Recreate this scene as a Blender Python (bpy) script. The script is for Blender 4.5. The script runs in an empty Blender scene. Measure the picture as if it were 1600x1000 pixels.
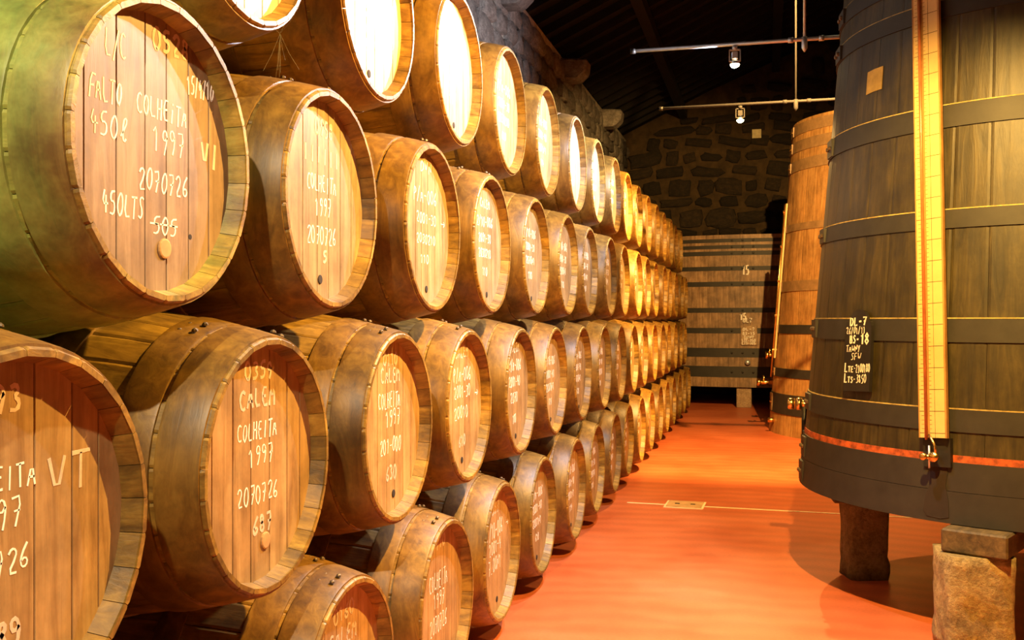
import bpy, bmesh, math, random
from mathutils import Vector, Matrix, noise
random.seed(7)
PI = math.pi
SC = bpy.context.scene
COL = SC.collection

# ------------------------------------------------------------------ camera, world, lights, exposure
FPX = 1520.0
YAW = math.atan(395 / FPX)
cam = bpy.data.cameras.new('camera'); cam_o = bpy.data.objects.new('camera', cam); COL.objects.link(cam_o)
cam.sensor_width = 36; cam.lens = 36 * FPX / 1600; cam.clip_start = .05; cam.clip_end = 100
cam_o.location = (0, 0, 1.44); cam_o.rotation_euler = (PI / 2, 0, YAW)
SC.camera = cam_o
w = bpy.data.worlds.new('world'); SC.world = w; w.use_nodes = True
w.node_tree.nodes['Background'].inputs[0].default_value = (.50, .60, 1.0, 1)
w.node_tree.nodes['Background'].inputs[1].default_value = .012
SC.view_settings.view_transform = 'Standard'; SC.view_settings.look = 'None'
SC.view_settings.gamma = 1; SC.view_settings.use_curve_mapping = False
SC.view_settings.exposure = 0.0
WARM = (1.0, .57, .13); COOL = (.92, .90, 1.0); AMBER = (1.0, .56, .16); MID = (1.0, .84, .55)
# (x, y, z, colour, watts, aim x, aim y, aim z, cone degrees)
LAMPS = [
    (-.55, .00, 3.20, MID, 360, -1.9, 1.2, 1.9, 72),
    (.35, 3.10, 3.30, WARM, 1000, -.05, 3.15, 0, 158),
    (-.20, 4.20, 3.20, COOL, 260, -1.15, 2.8, 1.1, 135),  # added unseen fill lamp, whitens the near heads of the upper rows
    (-.20, 5.15, 3.20, COOL, 300, -1.8, 5.0, 2.3, 140),
    (-.20, 6.87, 3.20, COOL, 480, -2.5, 7.1, 3.3, 116),
    (-.21, 8.80, 3.20, AMBER, 400, -.6, 8.4, 0, 150),
    (.65, 7.45, 4.30, AMBER, 3400, -.5, 14.0, .0, 84),  # added lamp kept out of sight, brightens the far casks and end vat
]

# ------------------------------------------------------------------ materials
MATS = {}
def new_mat(name):
    m = bpy.data.materials.new(name); m.use_nodes = True
    nt = m.node_tree; b = nt.nodes['Principled BSDF']
    MATS[name] = m
    return m, nt, b
def nd(nt, t, **k):
    n = nt.nodes.new(t)
    for a, v in k.items(): setattr(n, a, v)
    return n
def coords(nt, scale, rnd=True):
    tc = nd(nt, 'ShaderNodeTexCoord'); mp = nd(nt, 'ShaderNodeMapping'); mp.inputs['Scale'].default_value = scale
    nt.links.new(tc.outputs['Object'], mp.inputs['Vector'])
    if rnd:
        oi = nd(nt, 'ShaderNodeObjectInfo'); mu = nd(nt, 'ShaderNodeMath', operation='MULTIPLY'); mu.inputs[1].default_value = 37.0
        nt.links.new(oi.outputs['Random'], mu.inputs[0])
        cb = nd(nt, 'ShaderNodeCombineXYZ')
        for i in range(3): nt.links.new(mu.outputs[0], cb.inputs[i])
        nt.links.new(cb.outputs[0], mp.inputs['Location'])
    return mp.outputs['Vector']
def ramp(nt, fac, stops):
    r = nd(nt, 'ShaderNodeValToRGB'); e = r.color_ramp.elements
    while len(e) < len(stops): e.new(.5)
    for el, (p, c) in zip(e, stops): el.position = p; el.color = (*c, 1)
    nt.links.new(fac, r.inputs[0]); return r.outputs[0]
def ntex(nt, vec, sc, det=4, rough=.6, dist=0):
    n = nd(nt, 'ShaderNodeTexNoise'); n.inputs['Scale'].default_value = sc; n.inputs['Detail'].default_value = det
    n.inputs['Roughness'].default_value = rough; n.inputs['Distortion'].default_value = dist
    nt.links.new(vec, n.inputs['Vector']); return n.outputs['Fac']
def mixc(nt, a, b, fac, mode='MIX'):
    m = nd(nt, 'ShaderNodeMix', data_type='RGBA', blend_type=mode)
    for s, v in ((6, a), (7, b), (0, fac)):
        if hasattr(v, 'links'): nt.links.new(v, m.inputs[s])
        else: m.inputs[s].default_value = v if s == 0 else (*v, 1)
    return m.outputs[2]
def bump(nt, b, h, st, dist=.01):
    bp = nd(nt, 'ShaderNodeBump'); bp.inputs['Strength'].default_value = st; bp.inputs['Distance'].default_value = dist
    nt.links.new(h, bp.inputs['Height']); nt.links.new(bp.outputs[0], b.inputs['Normal'])
def wood(name, dark, mid, light, axis, rough=.55, tint=True, grime=.6, bstr=.35, var=.35, metal=0, flank_green=False):
    m, nt, b = new_mat(name)
    sc = [9, 9, 9]; sc[axis] = .8
    v = coords(nt, sc)
    g = ntex(nt, v, 3.0, 6, .65, .6)
    col = ramp(nt, g, [(.30, dark), (.5, mid), (.70, light)])
    tc = nd(nt, 'ShaderNodeNewGeometry')
    gr = ntex(nt, tc.outputs['Position'], 5.0, 5, .7)
    gcol = ramp(nt, gr, [(.36, (1 - grime,) * 3), (.60, (1, 1, 1))])
    col = mixc(nt, col, gcol, 1.0, 'MULTIPLY')
    oi = nd(nt, 'ShaderNodeObjectInfo')
    vr = nd(nt, 'ShaderNodeMapRange'); vr.inputs[3].default_value = 1 - var; vr.inputs[4].default_value = 1.0
    nt.links.new(oi.outputs['Random'], vr.inputs[0])
    cb = nd(nt, 'ShaderNodeCombineColor')
    for i in range(3): nt.links.new(vr.outputs[0], cb.inputs[i])
    col = mixc(nt, col, cb.outputs[0], 1.0, 'MULTIPLY')
    if tint: col = mixc(nt, col, oi.outputs['Color'], 1.0, 'MULTIPLY')
    if flank_green:      # green tint on the flank, thinning out towards the front rim
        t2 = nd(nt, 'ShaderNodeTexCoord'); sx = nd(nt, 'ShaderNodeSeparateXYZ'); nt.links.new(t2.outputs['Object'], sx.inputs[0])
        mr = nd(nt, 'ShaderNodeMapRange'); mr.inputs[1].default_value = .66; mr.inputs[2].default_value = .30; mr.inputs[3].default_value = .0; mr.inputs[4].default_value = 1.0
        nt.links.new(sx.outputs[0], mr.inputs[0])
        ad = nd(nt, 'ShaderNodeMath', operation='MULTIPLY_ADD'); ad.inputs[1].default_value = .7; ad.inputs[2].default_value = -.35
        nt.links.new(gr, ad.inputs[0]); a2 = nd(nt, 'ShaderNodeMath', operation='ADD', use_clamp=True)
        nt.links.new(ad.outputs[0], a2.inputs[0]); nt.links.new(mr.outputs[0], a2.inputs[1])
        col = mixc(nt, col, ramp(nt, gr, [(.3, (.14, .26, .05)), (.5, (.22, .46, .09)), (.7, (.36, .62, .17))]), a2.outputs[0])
    nt.links.new(col, b.inputs['Base Color'])
    b.inputs['Roughness'].default_value = rough; b.inputs['Metallic'].default_value = metal
    bump(nt, b, g, bstr, .006)
    return m
def plain(name, col, rough=.5, metal=0, noise_amt=.25, nsc=12):
    m, nt, b = new_mat(name)
    v = coords(nt, (1, 1, 1)); n = ntex(nt, v, nsc, 5, .65)
    lo = tuple(c * (1 - noise_amt) for c in col); hi = tuple(min(1, c * (1 + noise_amt)) for c in col)
    nt.links.new(ramp(nt, n, [(.3, lo), (.7, hi)]), b.inputs['Base Color'])
    b.inputs['Roughness'].default_value = rough; b.inputs['Metallic'].default_value = metal
    bump(nt, b, n, .15, .004)
    return m
def stone(name, a, c, d, sc=5, bs=.8):
    m, nt, b = new_mat(name)
    v = coords(nt, (1, 1, 1)); n = ntex(nt, v, sc, 8, .7); n2 = ntex(nt, v, sc * 5, 6, .75)
    oi = nd(nt, 'ShaderNodeObjectInfo')
    vr = nd(nt, 'ShaderNodeMapRange'); vr.inputs[3].default_value = .5; vr.inputs[4].default_value = 1.25
    nt.links.new(oi.outputs['Random'], vr.inputs[0])
    cb = nd(nt, 'ShaderNodeCombineColor')
    for i in range(3): nt.links.new(vr.outputs[0], cb.inputs[i])
    col = mixc(nt, ramp(nt, n, [(.3, a), (.5, c), (.7, d)]), ramp(nt, n2, [(.3, (.5, .5, .5)), (.65, (1.1, 1.1, 1.1))]), 1.0, 'MULTIPLY')
    col = mixc(nt, col, cb.outputs[0], 1.0, 'MULTIPLY')
    nt.links.new(col, b.inputs['Base Color']); b.inputs['Roughness'].default_value = .85
    ad = nd(nt, 'ShaderNodeMath', operation='ADD'); nt.links.new(n, ad.inputs[0]); nt.links.new(n2, ad.inputs[1])
    bump(nt, b, ad.outputs[0], bs, .02)
    return m
wood('stave', (.15, .078, .012), (.33, .185, .030), (.54, .33, .060), 0, .5, bstr=.3, grime=.55, var=.22)
wood('hoop', (.15, .072, .013), (.27, .140, .024), (.39, .22, .042), 2, .45, bstr=.15, grime=.5, var=.25)
wood('stave_green', (.15, .078, .012), (.33, .185, .030), (.54, .33, .060), 0, .5, bstr=.3, grime=.55, var=.22, flank_green=True)
wood('hoop_green', (.17, .09, .022), (.29, .16, .038), (.40, .235, .06), 2, .45, bstr=.15, grime=.5, var=.25, flank_green=True)
wood('head', (.30, .165, .058), (.47, .285, .112), (.59, .385, .17), 2, .5, bstr=.2, grime=.35, var=.14)
wood('vat_dark', (.018, .014, .0045), (.044, .033, .009), (.078, .058, .016), 2, .5, tint=False, grime=.45, var=.22)
wood('vat_light', (.30, .14, .04), (.48, .25, .075), (.60, .34, .12), 2, .5, tint=False, grime=.35, var=.22)
wood('vat_end', (.20, .11, .05), (.36, .22, .115), (.48, .31, .17), 2, .55, tint=False, grime=.45, var=.25)
wood('beam', (.07, .048, .022), (.16, .11, .045), (.25, .17, .07), 0, .7, tint=False)
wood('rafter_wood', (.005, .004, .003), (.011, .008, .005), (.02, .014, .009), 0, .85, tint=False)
plain('vat_hoop', (.022, .0195, .016), .6, 0)
plain('vat_hoop_tan', (.25, .15, .065), .5, .1)
plain('red_paint', (.38, .075, .015), .7, 0, .7, 25)
plain('steel', (.62, .66, .72), .35, .7, .1)
plain('dark_metal', (.03, .028, .026), .5, .5)
plain('steel_dimmed', (.022, .018, .015), .8)
plain('rivet_metal', (.14, .10, .07), .5, .5)
plain('brass', (.75, .50, .16), .25, 1.0, .15)
plain('board_cream', (.60, .43, .165), .5, 0, .10, 6)
plain('board_edge', (.36, .19, .05), .6)
plain('tube_red', (.48, .15, .05), .25)
plain('ink', (.10, .06, .02), .8)
plain('black_board', (.016, .014, .013), .35, 0, .3)
plain('chalk', (.86, .82, .76), .9, 0, .12, 40)
plain('chalk_faint', (.58, .45, .34), .9, 0, .2, 40)
plain('cork', (.45, .25, .10), .8)
plain('hole_dark', (.02, .012, .008), .9)
plain('cream_plate', (.75, .66, .38), .6)
plain('paper', (.40, .27, .085), .8, 0, .3)
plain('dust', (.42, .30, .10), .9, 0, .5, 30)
plain('web', (.20, .18, .16), .9)
plain('line_paint', (.95, .78, .50), .5, 0, .1)
plain('hatch', (.60, .36, .16), .5, 0, .25)
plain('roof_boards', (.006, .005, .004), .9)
plain('mortar', (.55, .50, .42), .95, 0, .3, 9)
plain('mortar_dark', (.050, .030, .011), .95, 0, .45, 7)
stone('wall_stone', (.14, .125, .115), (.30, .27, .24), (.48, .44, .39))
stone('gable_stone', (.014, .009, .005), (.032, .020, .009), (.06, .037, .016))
stone('pillar_stone', (.20, .14, .055), (.44, .32, .13), (.64, .49, .22), 9, 1.0)
stone('block_stone', (.28, .19, .12), (.42, .29, .18), (.52, .38, .25), 9, .4)
def floor_mat():
    m, nt, b = new_mat('floor_paint')
    tc = nd(nt, 'ShaderNodeNewGeometry')
    n = ntex(nt, tc.outputs['Position'], 1.3, 6, .6); n2 = ntex(nt, tc.outputs['Position'], 60, 4, .7)
    col = ramp(nt, n, [(.3, (.54, .115, .036)), (.55, (.62, .150, .052)), (.75, (.68, .185, .075))])
    col = mixc(nt, col, ramp(nt, n2, [(.3, (.86, .86, .86)), (.7, (1.05, 1.05, 1.05))]), 1.0, 'MULTIPLY')
    # trowel sweeps: arcs round points on the floor
    sub = nd(nt, 'ShaderNodeVectorMath', operation='SUBTRACT'); sub.inputs[1].default_value = (-.1, 1.2, 0)
    nt.links.new(tc.outputs['Position'], sub.inputs[0])
    wv = nd(nt, 'ShaderNodeTexWave', wave_type='RINGS', rings_direction='Z'); wv.inputs['Scale'].default_value = 1.6
    wv.inputs['Distortion'].default_value = 5.0; wv.inputs['Detail'].default_value = 3; wv.inputs['Detail Scale'].default_value = 1.2
    nt.links.new(sub.outputs[0], wv.inputs['Vector'])
    col = mixc(nt, col, ramp(nt, wv.outputs['Fac'], [(0, (.90, .90, .90)), (1, (1.04, 1.04, 1.04))]), 1.0, 'MULTIPLY')
    nt.links.new(col, b.inputs['Base Color'])
    nt.links.new(ramp(nt, n, [(.3, (.34,) * 3), (.7, (.5,) * 3)]), b.inputs['Roughness'])
    bump(nt, b, wv.outputs['Fac'], .08, .004)
floor_mat()
m, nt, b = new_mat('bulb_glow')
b.inputs['Emission Color'].default_value = (1, .80, .42, 1); b.inputs['Emission Strength'].default_value = 40

# ------------------------------------------------------------------ helpers
def mesh(name, verts, faces, smooth=False):
    me = bpy.data.meshes.new(name); me.from_pydata([tuple(v) for v in verts], [], faces); me.update()
    if smooth: me.polygons.foreach_set('use_smooth', [True] * len(me.polygons))
    return me
def obj(name, me, mat=None, parent=None, loc=(0, 0, 0), rot=(0, 0, 0), scale=(1, 1, 1)):
    o = bpy.data.objects.new(name, me); COL.objects.link(o)
    if mat and len(me.materials) == 0: me.materials.append(MATS[mat])
    o.parent = parent; o.location = loc; o.rotation_euler = rot; o.scale = scale
    return o
def tag(o, label=None, cat=None, group=None, kind=None):
    for k, v in (('label', label), ('category', cat), ('group', group), ('kind', kind)):
        if v: o[k] = v
    return o
def empty(name, loc, rz=0, **k):
    o = bpy.data.objects.new(name, None); COL.objects.link(o); o.location = loc; o.rotation_euler = (0, 0, rz)
    o.empty_display_size = .1
    return tag(o, **k)
class MB:
    def __init__(s): s.v = []; s.f = []
    def add(s, v, f):
        n = len(s.v); s.v += [Vector(p) for p in v]; s.f += [tuple(i + n for i in q) for q in f]; return s
    def box(s, x0, x1, y0, y1, z0, z1):
        return s.add([(x, y, z) for z in (z0, z1) for y in (y0, y1) for x in (x0, x1)],
                     [(0, 2, 3, 1), (4, 5, 7, 6), (0, 1, 5, 4), (2, 6, 7, 3), (0, 4, 6, 2), (1, 3, 7, 5)])
    def tube(s, pts, r, n=8, cap=True):
        pts = [Vector(p) for p in pts]; rs = r if isinstance(r, (list, tuple)) else [r] * len(pts)
        vs = []; fs = []; a = None
        for i, p in enumerate(pts):
            d = (pts[min(i + 1, len(pts) - 1)] - pts[max(i - 1, 0)]).normalized()
            if a is None: a = d.orthogonal().normalized()
            else: a = (a - d * a.dot(d)).normalized()
            bb = d.cross(a)
            vs += [p + (a * math.cos(2 * PI * k / n) + bb * math.sin(2 * PI * k / n)) * rs[i] for k in range(n)]
        for i in range(len(pts) - 1):
            for k in range(n):
                fs.append((i * n + k, i * n + (k + 1) % n, (i + 1) * n + (k + 1) % n, (i + 1) * n + k))
        if cap: fs += [tuple(range(n - 1, -1, -1)), tuple(range((len(pts) - 1) * n, len(pts) * n))]
        return s.add(vs, fs)
    def build(s, name, mat, parent=None, smooth=False, **k):
        return obj(name, mesh(name, s.v, s.f, smooth), mat, parent, **k)
    def bevel_build(s, name, mat, parent=None, w=.01, **k):
        bm = bmesh.new()
        vs = [bm.verts.new(p) for p in s.v]
        for q in s.f: bm.faces.new([vs[i] for i in q])
        bmesh.ops.bevel(bm, geom=bm.edges[:], offset=w, segments=1, affect='EDGES', profile=.5)
        me = bpy.data.meshes.new(name); bm.to_mesh(me); bm.free()
        return obj(name, me, mat, parent, **k)

# ---- hand lettering: every character is a few strokes
S = {
 '0': [[(.3,0),(.08,.2),(.05,.6),(.22,1),(.42,.98),(.55,.6),(.5,.2),(.3,0)]],
 '1': [[(.12,.72),(.35,1),(.33,0)]],
 '2': [[(.06,.78),(.22,1),(.48,.92),(.48,.62),(.06,.02),(.56,.04)]],
 '3': [[(.08,.9),(.35,1),(.5,.78),(.24,.55),(.52,.38),(.4,.05),(.06,.08)]],
 '4': [[(.3,1),(.04,.4),(.58,.44)],[(.42,.75),(.38,0)]],
 '5': [[(.52,1),(.14,.97),(.1,.56),(.42,.58),(.52,.28),(.36,.02),(.06,.06)]],
 '6': [[(.46,1),(.14,.6),(.06,.2),(.28,0),(.52,.22),(.36,.46),(.1,.32)]],
 '7': [[(.06,.96),(.56,1),(.24,0)],[(.18,.5),(.5,.54)]],
 '8': [[(.3,.54),(.1,.78),(.3,1),(.5,.78),(.3,.54),(.06,.26),(.3,0),(.54,.26),(.3,.54)]],
 '9': [[(.5,.72),(.26,.5),(.08,.74),(.26,1),(.5,.84),(.46,.4),(.3,0)]],
 'A': [[(.04,0),(.3,1),(.54,0)],[(.12,.36),(.48,.38)]],
 'B': [[(.1,0),(.1,1),(.4,.95),(.42,.6),(.1,.54),(.5,.42),(.46,.06),(.1,0)]],
 'C': [[(.54,.86),(.32,1),(.08,.7),(.08,.3),(.28,0),(.55,.12)]],
 'D': [[(.1,0),(.1,1),(.42,.86),(.54,.5),(.42,.12),(.1,0)]],
 'E': [[(.52,.98),(.12,1),(.1,0),(.54,.03)],[(.1,.52),(.44,.54)]],
 'F': [[(.08,0),(.1,1),(.56,.98)],[(.1,.54),(.44,.56)]],
 'G': [[(.54,.86),(.32,1),(.08,.7),(.08,.3),(.3,0),(.54,.2),(.52,.46),(.32,.44)]],
 'H': [[(.1,1),(.08,0)],[(.5,1),(.5,0)],[(.08,.5),(.5,.54)]],
 'I': [[(.3,1),(.28,0)]],
 'i': [[(.3,.66),(.28,0)],[(.3,.92),(.31,.98)]],
 'L': [[(.12,1),(.08,.02),(.54,.06)]],
 'l': [[(.08,.15),(.36,.5),(.56,.9),(.40,1.05),(.26,.8),(.22,.2),(.36,-.08),(.52,.1)]],
 'M': [[(.06,0),(.1,1),(.3,.4),(.52,1),(.56,0)]],
 'N': [[(.08,0),(.1,1),(.5,.02),(.52,1)]],
 'O': [[(.3,0),(.06,.3),(.1,.8),(.32,1),(.54,.7),(.5,.25),(.3,0)]],
 'P': [[(.1,0),(.1,1),(.48,.9),(.48,.58),(.1,.5)]],
 'S': [[(.52,.88),(.3,1),(.1,.78),(.48,.34),(.34,.02),(.06,.1)]],
 'T': [[(.02,.98),(.58,1)],[(.3,.98),(.28,0)]],
 'V': [[(.06,1),(.28,0),(.54,1)]],
 'W': [[(.02,1),(.16,0),(.3,.7),(.44,0),(.6,1)]],
 'Y': [[(.06,1),(.3,.5)],[(.54,1),(.2,0)]],
 '/': [[(.08,-.1),(.5,1.05)]],
 '-': [[(.12,.48),(.48,.5)]],
 '.': [[(.26,0),(.34,.06)]],
 '>': [[(.0,.5),(.6,.5)],[(.4,.8),(.6,.5),(.4,.2)]],
 '|': [[(.3,1),(.3,0)]],
 '_': [[(0,.5),(.6,.5)]],
}
def lettering(text, u0, v0, wid, hgt, thick, wob=.02, rng=random, off=.0006):
    """strokes in a u (right), v (up) plane; returns MB with x = outward"""
    mb = MB(); n = len(text); adv = wid / n
    for i, ch in enumerate(text):
        if ch == ' ' : continue
        j = rng.uniform(-.06, .06) * hgt if wob else 0
        sl = rng.uniform(-.06, .10) * hgt if wob else 0
        for st in S[ch]:
            pts = [(u0 + i * adv + (x / .6) * adv * .84 + y * sl + rng.uniform(-wob, wob) * adv,
                    v0 + j + y * hgt + rng.uniform(-wob, wob) * hgt) for x, y in st]
            if len(pts) > 2 and wob:       # round the corners
                q = [pts[0]]
                for a, b2, c2 in zip(pts, pts[1:], pts[2:]):
                    q += [tuple(.3 * a[k] + .7 * b2[k] for k in (0, 1)), tuple(.3 * c2[k] + .7 * b2[k] for k in (0, 1))]
                pts = q + [pts[-1]]
            vs = []; fs = []
            for k, p in enumerate(pts):
                a = pts[max(k - 1, 0)]; c2 = pts[min(k + 1, len(pts) - 1)]
                d = Vector((c2[0] - a[0], c2[1] - a[1])); d = d.normalized() if d.length > 1e-9 else Vector((1, 0))
                t = thick * (.5 + (rng.uniform(-.12, .12) if wob else 0))
                vs += [(off, p[0] - d.y * t, p[1] + d.x * t), (off, p[0] + d.y * t, p[1] - d.x * t),
                       (0, p[0] - d.y * t, p[1] + d.x * t), (0, p[0] + d.y * t, p[1] - d.x * t)]
            for k in range(len(pts) - 1):
                a = 4 * k; c = a + 4
                fs += [(a, a + 1, c + 1, c), (a + 2, c + 2, c + 3, a + 3), (a, c, c + 2, a + 2), (a + 1, a + 3, c + 3, c + 1)]
            e = 4 * (len(pts) - 1)
            fs += [(0, 2, 3, 1), (e, e + 1, e + 3, e + 2)]
            mb.add(vs, fs)
    return mb

# ------------------------------------------------------------------ the setting
WX = -2.66          # inner face of the left wall
WALL_TOP = 5.0; END_Y = 19.2; RX = 5.0; RIDGE_X = 1.17; SLOPE = math.tan(math.radians(25))
RIDGE_Z = WALL_TOP + (RIDGE_X - WX) * SLOPE
fl = tag(MB().box(WX - .5, RX + .5, -6, END_Y + .5, -.2, 0).build('floor', 'floor_paint'), kind='structure')
wl = tag(MB().box(WX - .5, WX, -6, END_Y + .5, 0, WALL_TOP).build('wall_left', 'mortar'), kind='structure')
wr = tag(MB().box(RX, RX + .5, -6, END_Y + .5, 0, WALL_TOP).build('wall_right', 'mortar'), kind='structure')
mb = MB()
gp = [(WX - .5, 0), (RX + .5, 0), (RX + .5, WALL_TOP), (RIDGE_X, RIDGE_Z), (WX - .5, WALL_TOP)]
mb.add([(x, END_Y, z) for x, z in gp] + [(x, END_Y + .5, z) for x, z in gp],
       [(0, 1, 2, 3, 4), (9, 8, 7, 6, 5)] + [(i, i + 5, (i + 1) % 5 + 5, (i + 1) % 5) for i in range(5)])
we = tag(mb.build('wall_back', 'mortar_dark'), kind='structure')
mb = MB()
for sx, x0 in ((1, WX - .6), (-1, RX + .6)):
    z0 = WALL_TOP - .6 * SLOPE + .12
    zt = RIDGE_Z + .12
    mb.add([(x0, -6, z0), (RIDGE_X, -6, zt), (RIDGE_X, END_Y + .5, zt), (x0, END_Y + .5, z0),
            (x0, -6, z0 + .1), (RIDGE_X, -6, zt + .1), (RIDGE_X, END_Y + .5, zt + .1), (x0, END_Y + .5, z0 + .1)],
           [(0, 3, 2, 1), (4, 5, 6, 7), (0, 1, 5, 4), (1, 2, 6, 5), (2, 3, 7, 6), (3, 0, 4, 7)])
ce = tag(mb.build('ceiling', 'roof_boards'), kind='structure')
ln = (RIDGE_X - WX) / math.cos(math.radians(25))
raf = MB().box(0, ln, -.04, .04, 0, .11)
rme = mesh('rafter', raf.v, raf.f)
for i in range(34):
    y = 3.0 + i * .47
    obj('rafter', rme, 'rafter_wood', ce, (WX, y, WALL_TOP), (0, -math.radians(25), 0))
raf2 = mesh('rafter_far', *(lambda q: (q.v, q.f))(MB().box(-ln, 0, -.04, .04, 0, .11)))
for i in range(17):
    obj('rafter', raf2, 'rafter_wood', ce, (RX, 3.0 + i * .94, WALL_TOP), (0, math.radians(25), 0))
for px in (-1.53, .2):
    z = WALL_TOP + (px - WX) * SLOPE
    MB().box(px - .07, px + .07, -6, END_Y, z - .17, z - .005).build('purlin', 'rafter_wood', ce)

# stones laid into the walls
def stone_mesh(i):
    bm = bmesh.new(); bmesh.ops.create_cube(bm, size=1.0)
    bmesh.ops.subdivide_edges(bm, edges=bm.edges[:], cuts=1, use_grid_fill=True)
    r = random.Random(i)
    for v in bm.verts:
        s = v.co.normalized() * .62
        v.co = v.co.lerp(s, .38) + Vector([r.uniform(-.10, .10) for _ in range(3)])
    me = bpy.data.meshes.new('stone'); bm.to_mesh(me); bm.free()
    me.polygons.foreach_set('use_smooth', [True] * len(me.polygons))
    return me
ST = [stone_mesh(i) for i in range(8)]
ST2 = [m_.copy() for m_ in ST]
rs = random.Random(3)
def lay(z0, z1, a0, a1, hmin, hmax, lmin, lmax, place, bounded=None, fit=(.80, .93)):
    z = z0
    while z < z1:
        h = rs.uniform(hmin, hmax); a = a0 - rs.uniform(0, lmin)
        while a < a1:
            l = rs.uniform(lmin, lmax)
            if bounded is None or bounded(a, a + l, z + h): place(a + l / 2, z + h / 2, l * rs.uniform(*fit), h * rs.uniform(*fit))
            a += l
        z += h
def pl_left(a, z, l, h):
    obj('stone', rs.choice(ST), 'wall_stone', wl, (WX + .005, a, z), (rs.uniform(-.14, .14), 0, 0), (.13, l, h))
lay(2.75, 4.85, 5.2, END_Y - .2, .2, .38, .26, .62, pl_left)
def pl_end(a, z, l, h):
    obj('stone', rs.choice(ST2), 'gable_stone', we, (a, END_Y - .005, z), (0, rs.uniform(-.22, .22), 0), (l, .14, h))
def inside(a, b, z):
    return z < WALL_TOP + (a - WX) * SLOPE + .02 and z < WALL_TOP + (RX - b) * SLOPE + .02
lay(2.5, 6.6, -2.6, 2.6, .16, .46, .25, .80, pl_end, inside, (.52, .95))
for i, y in enumerate((6.45, 9.70, 12.95, 16.2)):
    mb = MB(); L = .36
    prof = [(0, 0), (L * .7, 0), (L, .10), (L + .02, .27), (0, .30)]
    n = len(prof)
    for yy in (-.16, .16): mb.v += [Vector((x, yy, z)) for x, z in prof]
    mb.f = [tuple(range(n)), tuple(range(2 * n - 1, n - 1, -1))] + [(k, k + n, (k + 1) % n + n, (k + 1) % n) for k in range(n)]
    mb.bevel_build('corbel', 'wall_stone', wl, .025, loc=(WX - .01, y, 4.66))
# floor: pale joint line and hatch
ang = -.06
tl = MB().box(-1.05, 3.0, -.012, .012, 0, .003).build('floor_joint', 'line_paint', fl, loc=(0, 7.62, 0), rot=(0, 0, ang + .03))
hb = empty('floor_hatch', (-.60, 7.66, 0), -.03, label='small square drain cover set in the orange floor on the pale joint line', cat='drain cover')
MB().box(-.15, .15, -.14, .14, 0, .006).build('frame', 'line_paint', hb)
MB().box(-.135, .135, -.125, .125, .004, .010).build('cover', 'hatch', hb)
for x in (-.06, .06): MB().box(x - .018, x + .018, -.012, .012, .009, .0125).build('lifting_slot', 'dark_metal', hb)

# ------------------------------------------------------------------ casks
RB, RH, HL = .396, .305, .65
NST = 28
def prof(x): return RB - (RB - RH) * (abs(x) / HL) ** 2
XS = [-.65, -.645, -.606, -.5, -.38, -.25, -.12, 0, .12, .25, .38, .5, .606, .645, .65]
def stave_geo():
    vs = []; fs = []; da = PI / NST
    for x in XS:
        r = prof(x); e = abs(x)
        th = .036 if e < .606 else (.036 - (e - .606) / .044 * .025)
        if e > .648: r -= .0025
        g = .0008 / r
        for a, rr in ((-da + g, r - .0022), (-da * .8, r), (da * .8, r), (da - g, r - .0022), (da - g, r - th), (-da + g, r - th)):
            vs.append((x, math.sin(a) * rr, math.cos(a) * rr))
    n = 6
    for i in range(len(XS) - 1):
        for k in range(n): fs.append((i * n + k, i * n + (k + 1) % n, (i + 1) * n + (k + 1) % n, (i + 1) * n + k))
    fs += [tuple(range(n)), tuple(range(len(XS) * n - 1, (len(XS) - 1) * n - 1, -1))]
    return vs, fs
SV, SF = stave_geo()
STAVE = mesh('stave', SV, SF)
bmall = MB()
for k in range(NST):
    R = Matrix.Rotation(2 * PI * (k + .5) / NST, 3, 'X'); bmall.add([R @ Vector(v) for v in SV], SF)
STAVE_M = mesh('stave', SV, SF)
BODY = mesh('stave_shell', bmall.v, bmall.f)
def hoop_mesh(x0, x1, t=.0055, seg=56):
    vs = []; fs = []; n = 5
    xs = [x0, x0 + (x1 - x0) * .06, (x0 + x1) / 2, x1 - (x1 - x0) * .06, x1]
    for k in range(seg):
        a = 2 * PI * k / seg
        ring = [(xs[0], prof(xs[0]) - .006)] + [(x, prof(x) + t - (.001 if i in (0, 4) else 0)) for i, x in enumerate(xs)] + [(xs[4], prof(xs[4]) - .006)]
        vs += [(x, math.sin(a) * r, math.cos(a) * r) for x, r in ring]
    n = 7
    for k in range(seg):
        for j in range(n - 1): fs.append((k * n + j, k * n + j + 1, ((k + 1) % seg) * n + j + 1, ((k + 1) % seg) * n + j))
    me = mesh('hoop', vs, fs, True); me.set_sharp_from_angle(angle=.6)
    return me
HR = [(.548, .641), (.452, .536), (.225, .295)]
HOOPS = [hoop_mesh(a, b2) for a, b2 in HR] + [hoop_mesh(-b2, -a) for a, b2 in HR]
RM = MB().tube([(0, 0, -.002), (0, 0, .002), (0, 0, .005)], [.008, .007, .003], 6)
RIVET = mesh('rivet', RM.v, RM.f)
def rivets(h, x0, x1):
    x = (x0 + x1) / 2; r = prof(x) + .0055
    for a in (-.03, .10):
        for dx in (-.02, .02): obj('rivet', RIVET, 'rivet_metal', h, (x + dx, math.sin(a) * r, math.cos(a) * r), (-a, 0, 0))
HEADR = .283; HX = HL - .042
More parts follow.
